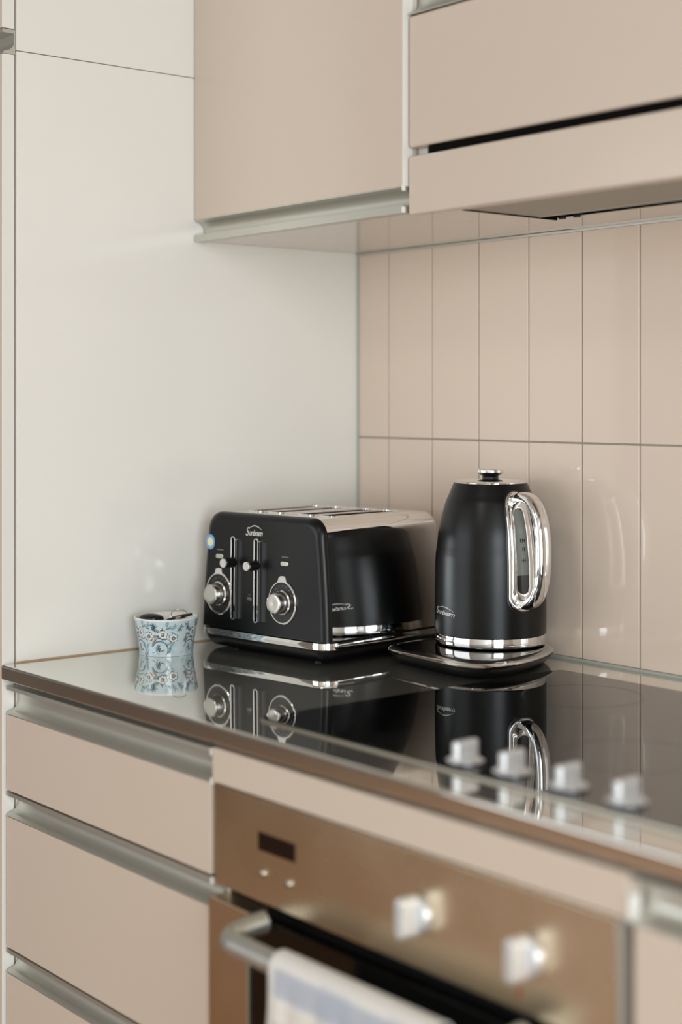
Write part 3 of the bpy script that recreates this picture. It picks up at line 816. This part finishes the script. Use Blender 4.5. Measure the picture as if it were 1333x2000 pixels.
o['label'] = 'small pale blue cup painted with flowers, standing left of the toaster'; o['category'] = 'cup'
# --- keys in the cup
t = thing('key_bunch', 'black car key and keys on a wire ring lying in the small flowered cup', 'keys', (CX, CY, Z0+.03))
vr = Vector((.631, .776, 0)); vt = Vector((.776, -.631, 0)); kc = Vector((CX, CY, Z0))
def KB(a, b, z): return kc+vr*a+vt*b+Vector((0, 0, z))
def blob(a, b, z, ra, rb, rz, tilt=0, n=24, m_=12):
    bm = bmesh.new(); bmesh.ops.create_uvsphere(bm, u_segments=n, v_segments=m_, radius=1)
    T = Matrix.Translation(KB(a, b, z)) @ Matrix(((vr.x, vt.x, 0, 0), (vr.y, vt.y, 0, 0), (0, 0, 1, 0), (0, 0, 0, 1))) @ Matrix.Rotation(tilt, 4, 'Y') @ Matrix.Diagonal((ra, rb, rz, 1))
    return xform(bm, T)
part('fob', blob(-.0205, .004, .0500, .0180, .0140, .0068, .05), 'black_gloss', t, label='rounded black fob')
part('key_head', tube(bmesh.new(), [KB(.000, .004, .0470), KB(.012, .002, .0500), KB(.024, .000, .0525), KB(.037, -.002, .0550)], [.002, .0045, .0055, .0030], 12, [.001, .0022, .0028, .0018]), 'black_plastic', t)
pts = [KB(.019+.0115*math.cos(2*math.pi*k/32), .002+.004*math.sin(2*math.pi*k/32), .0555+.0072*math.sin(2*math.pi*k/32)) for k in range(32)]
part('ring', tube(bmesh.new(), pts, .0006, 8, closed=True), 'chrome_soft', t, label='thin wire ring')
part('key', tube(bmesh.new(), [KB(.014, .006, .0500), KB(.022, .006, .0525)], [.0030, .0030], 10, [.0014, .0014]), 'chrome_soft', t, label='small silver key')
part('key', tube(bmesh.new(), [KB(-.004, -.006, .040), KB(.004, -.004, .048)], [.0030, .0030], 10, [.0014, .0014]), 'chrome_soft', t, label='small silver key')

# ================================================================ TOWEL
def towel():
    x0, x1 = .712, .945; nx = 90
    rad = .0142
    prof = []
    # back drop, over the bar, front drop
    for k in range(26): prof.append((HY+.0142, HZ-.20+.20*k/25))
    for k in range(1, 13):
        a = math.radians(180*k/13); prof.append((HY-.002+rad*1.1*math.cos(a), HZ+rad*math.sin(a)))
    for k in range(61): prof.append((HY-.018-.004*min(1, k/20), HZ-.36*k/60))
    s = [0]
    for a, b in zip(prof, prof[1:]): s.append(s[-1]+math.hypot(a[0]-b[0], a[1]-b[1]))
    s0 = s[32]
    verts = []; cols = []; faces = []
    white = np.array(lin((222, 218, 212))[:3]); blue = np.array(lin((160, 170, 186))[:3]); cream = np.array(lin((214, 206, 190))[:3])
    for layer in (0, 1):
        for i in range(nx+1):
            u = i/nx
            for j, (y, z) in enumerate(prof):
                d = s[j]-s0
                dd = max(0, abs(d)-.02)
                sg = -1 if j > 32 else 1
                wav = .0045*math.sin(u*19+dd*6)*min(1, dd/.08)*(1 if j > 32 else .2)
                xx = x0+(x1-x0)*u*(1-.02*min(1, dd/.1)) + .004*math.sin(d*30)*(1 if u < .1 else .3)+.008*min(1, dd/.2)*(0.5-u)
                yy = y+sg*abs(wav) if sg < 0 else y-abs(wav)*.2
                th = .0018*layer
                nrm = (1 if j < 26 else (-1 if j > 38 else math.cos(math.radians(180*(j-25)/13))))
                verts.append((xx, yy+th*nrm, z+(th*math.sin(math.radians(180*(j-25)/13)) if 26 <= j <= 38 else 0)))
                c = white.copy()
                def strp(q, c0, w): return 1 if abs(q-c0) < w else 0
                a_ = strp(d, .030, .012) or strp(d, .085, .016) or strp(d, .14, .012) or strp(d, -.05, .02)
                b_ = strp(u, .45, .10) or strp(u, .85, .08)
                if a_: c = c*(.8 if u < .05 else .25)+blue*(.2 if u < .05 else .75)
                if b_: c = c*.7+blue*.3 if d > .014 else c
                if not a_ and not b_ and d > .05: c = c*.6+cream*.4
                cols.append(tuple(c)+(1,))
    n = len(prof); off_ = (nx+1)*n
    for i in range(nx):
        for j in range(n-1):
            a, b, c_, d_ = i*n+j, i*n+j+1, (i+1)*n+j+1, (i+1)*n+j
            faces.append((a, d_, c_, b)); faces.append((a+off_, b+off_, c_+off_, d_+off_))
    for i in range(nx):
        for j in (0, n-1):
            a, b = i*n+j, (i+1)*n+j; faces.append((a, b, b+off_, a+off_))
    for j in range(n-1):
        for i in (0, nx):
            a, b = i*n+j, i*n+j+1; faces.append((a, b, b+off_, a+off_))
    me = bpy.data.meshes.new('tea_towel'); me.from_pydata(verts, [], faces)
    ca = me.color_attributes.new('pattern', 'FLOAT_COLOR', 'POINT')
    ca.data.foreach_set('color', np.array(cols, dtype=np.float32).ravel())
    me.materials.append(M['towel'])
    bm = bmesh.new(); bm.from_mesh(me); bmesh.ops.recalc_face_normals(bm, faces=bm.faces); bm.to_mesh(me); bm.free()
    for p in me.polygons: p.use_smooth = True
    o = bpy.data.objects.new('tea_towel', me); COL.objects.link(o)
    o['label'] = 'white tea towel with pale blue stripes hanging over the oven handle'; o['category'] = 'towel'
towel()
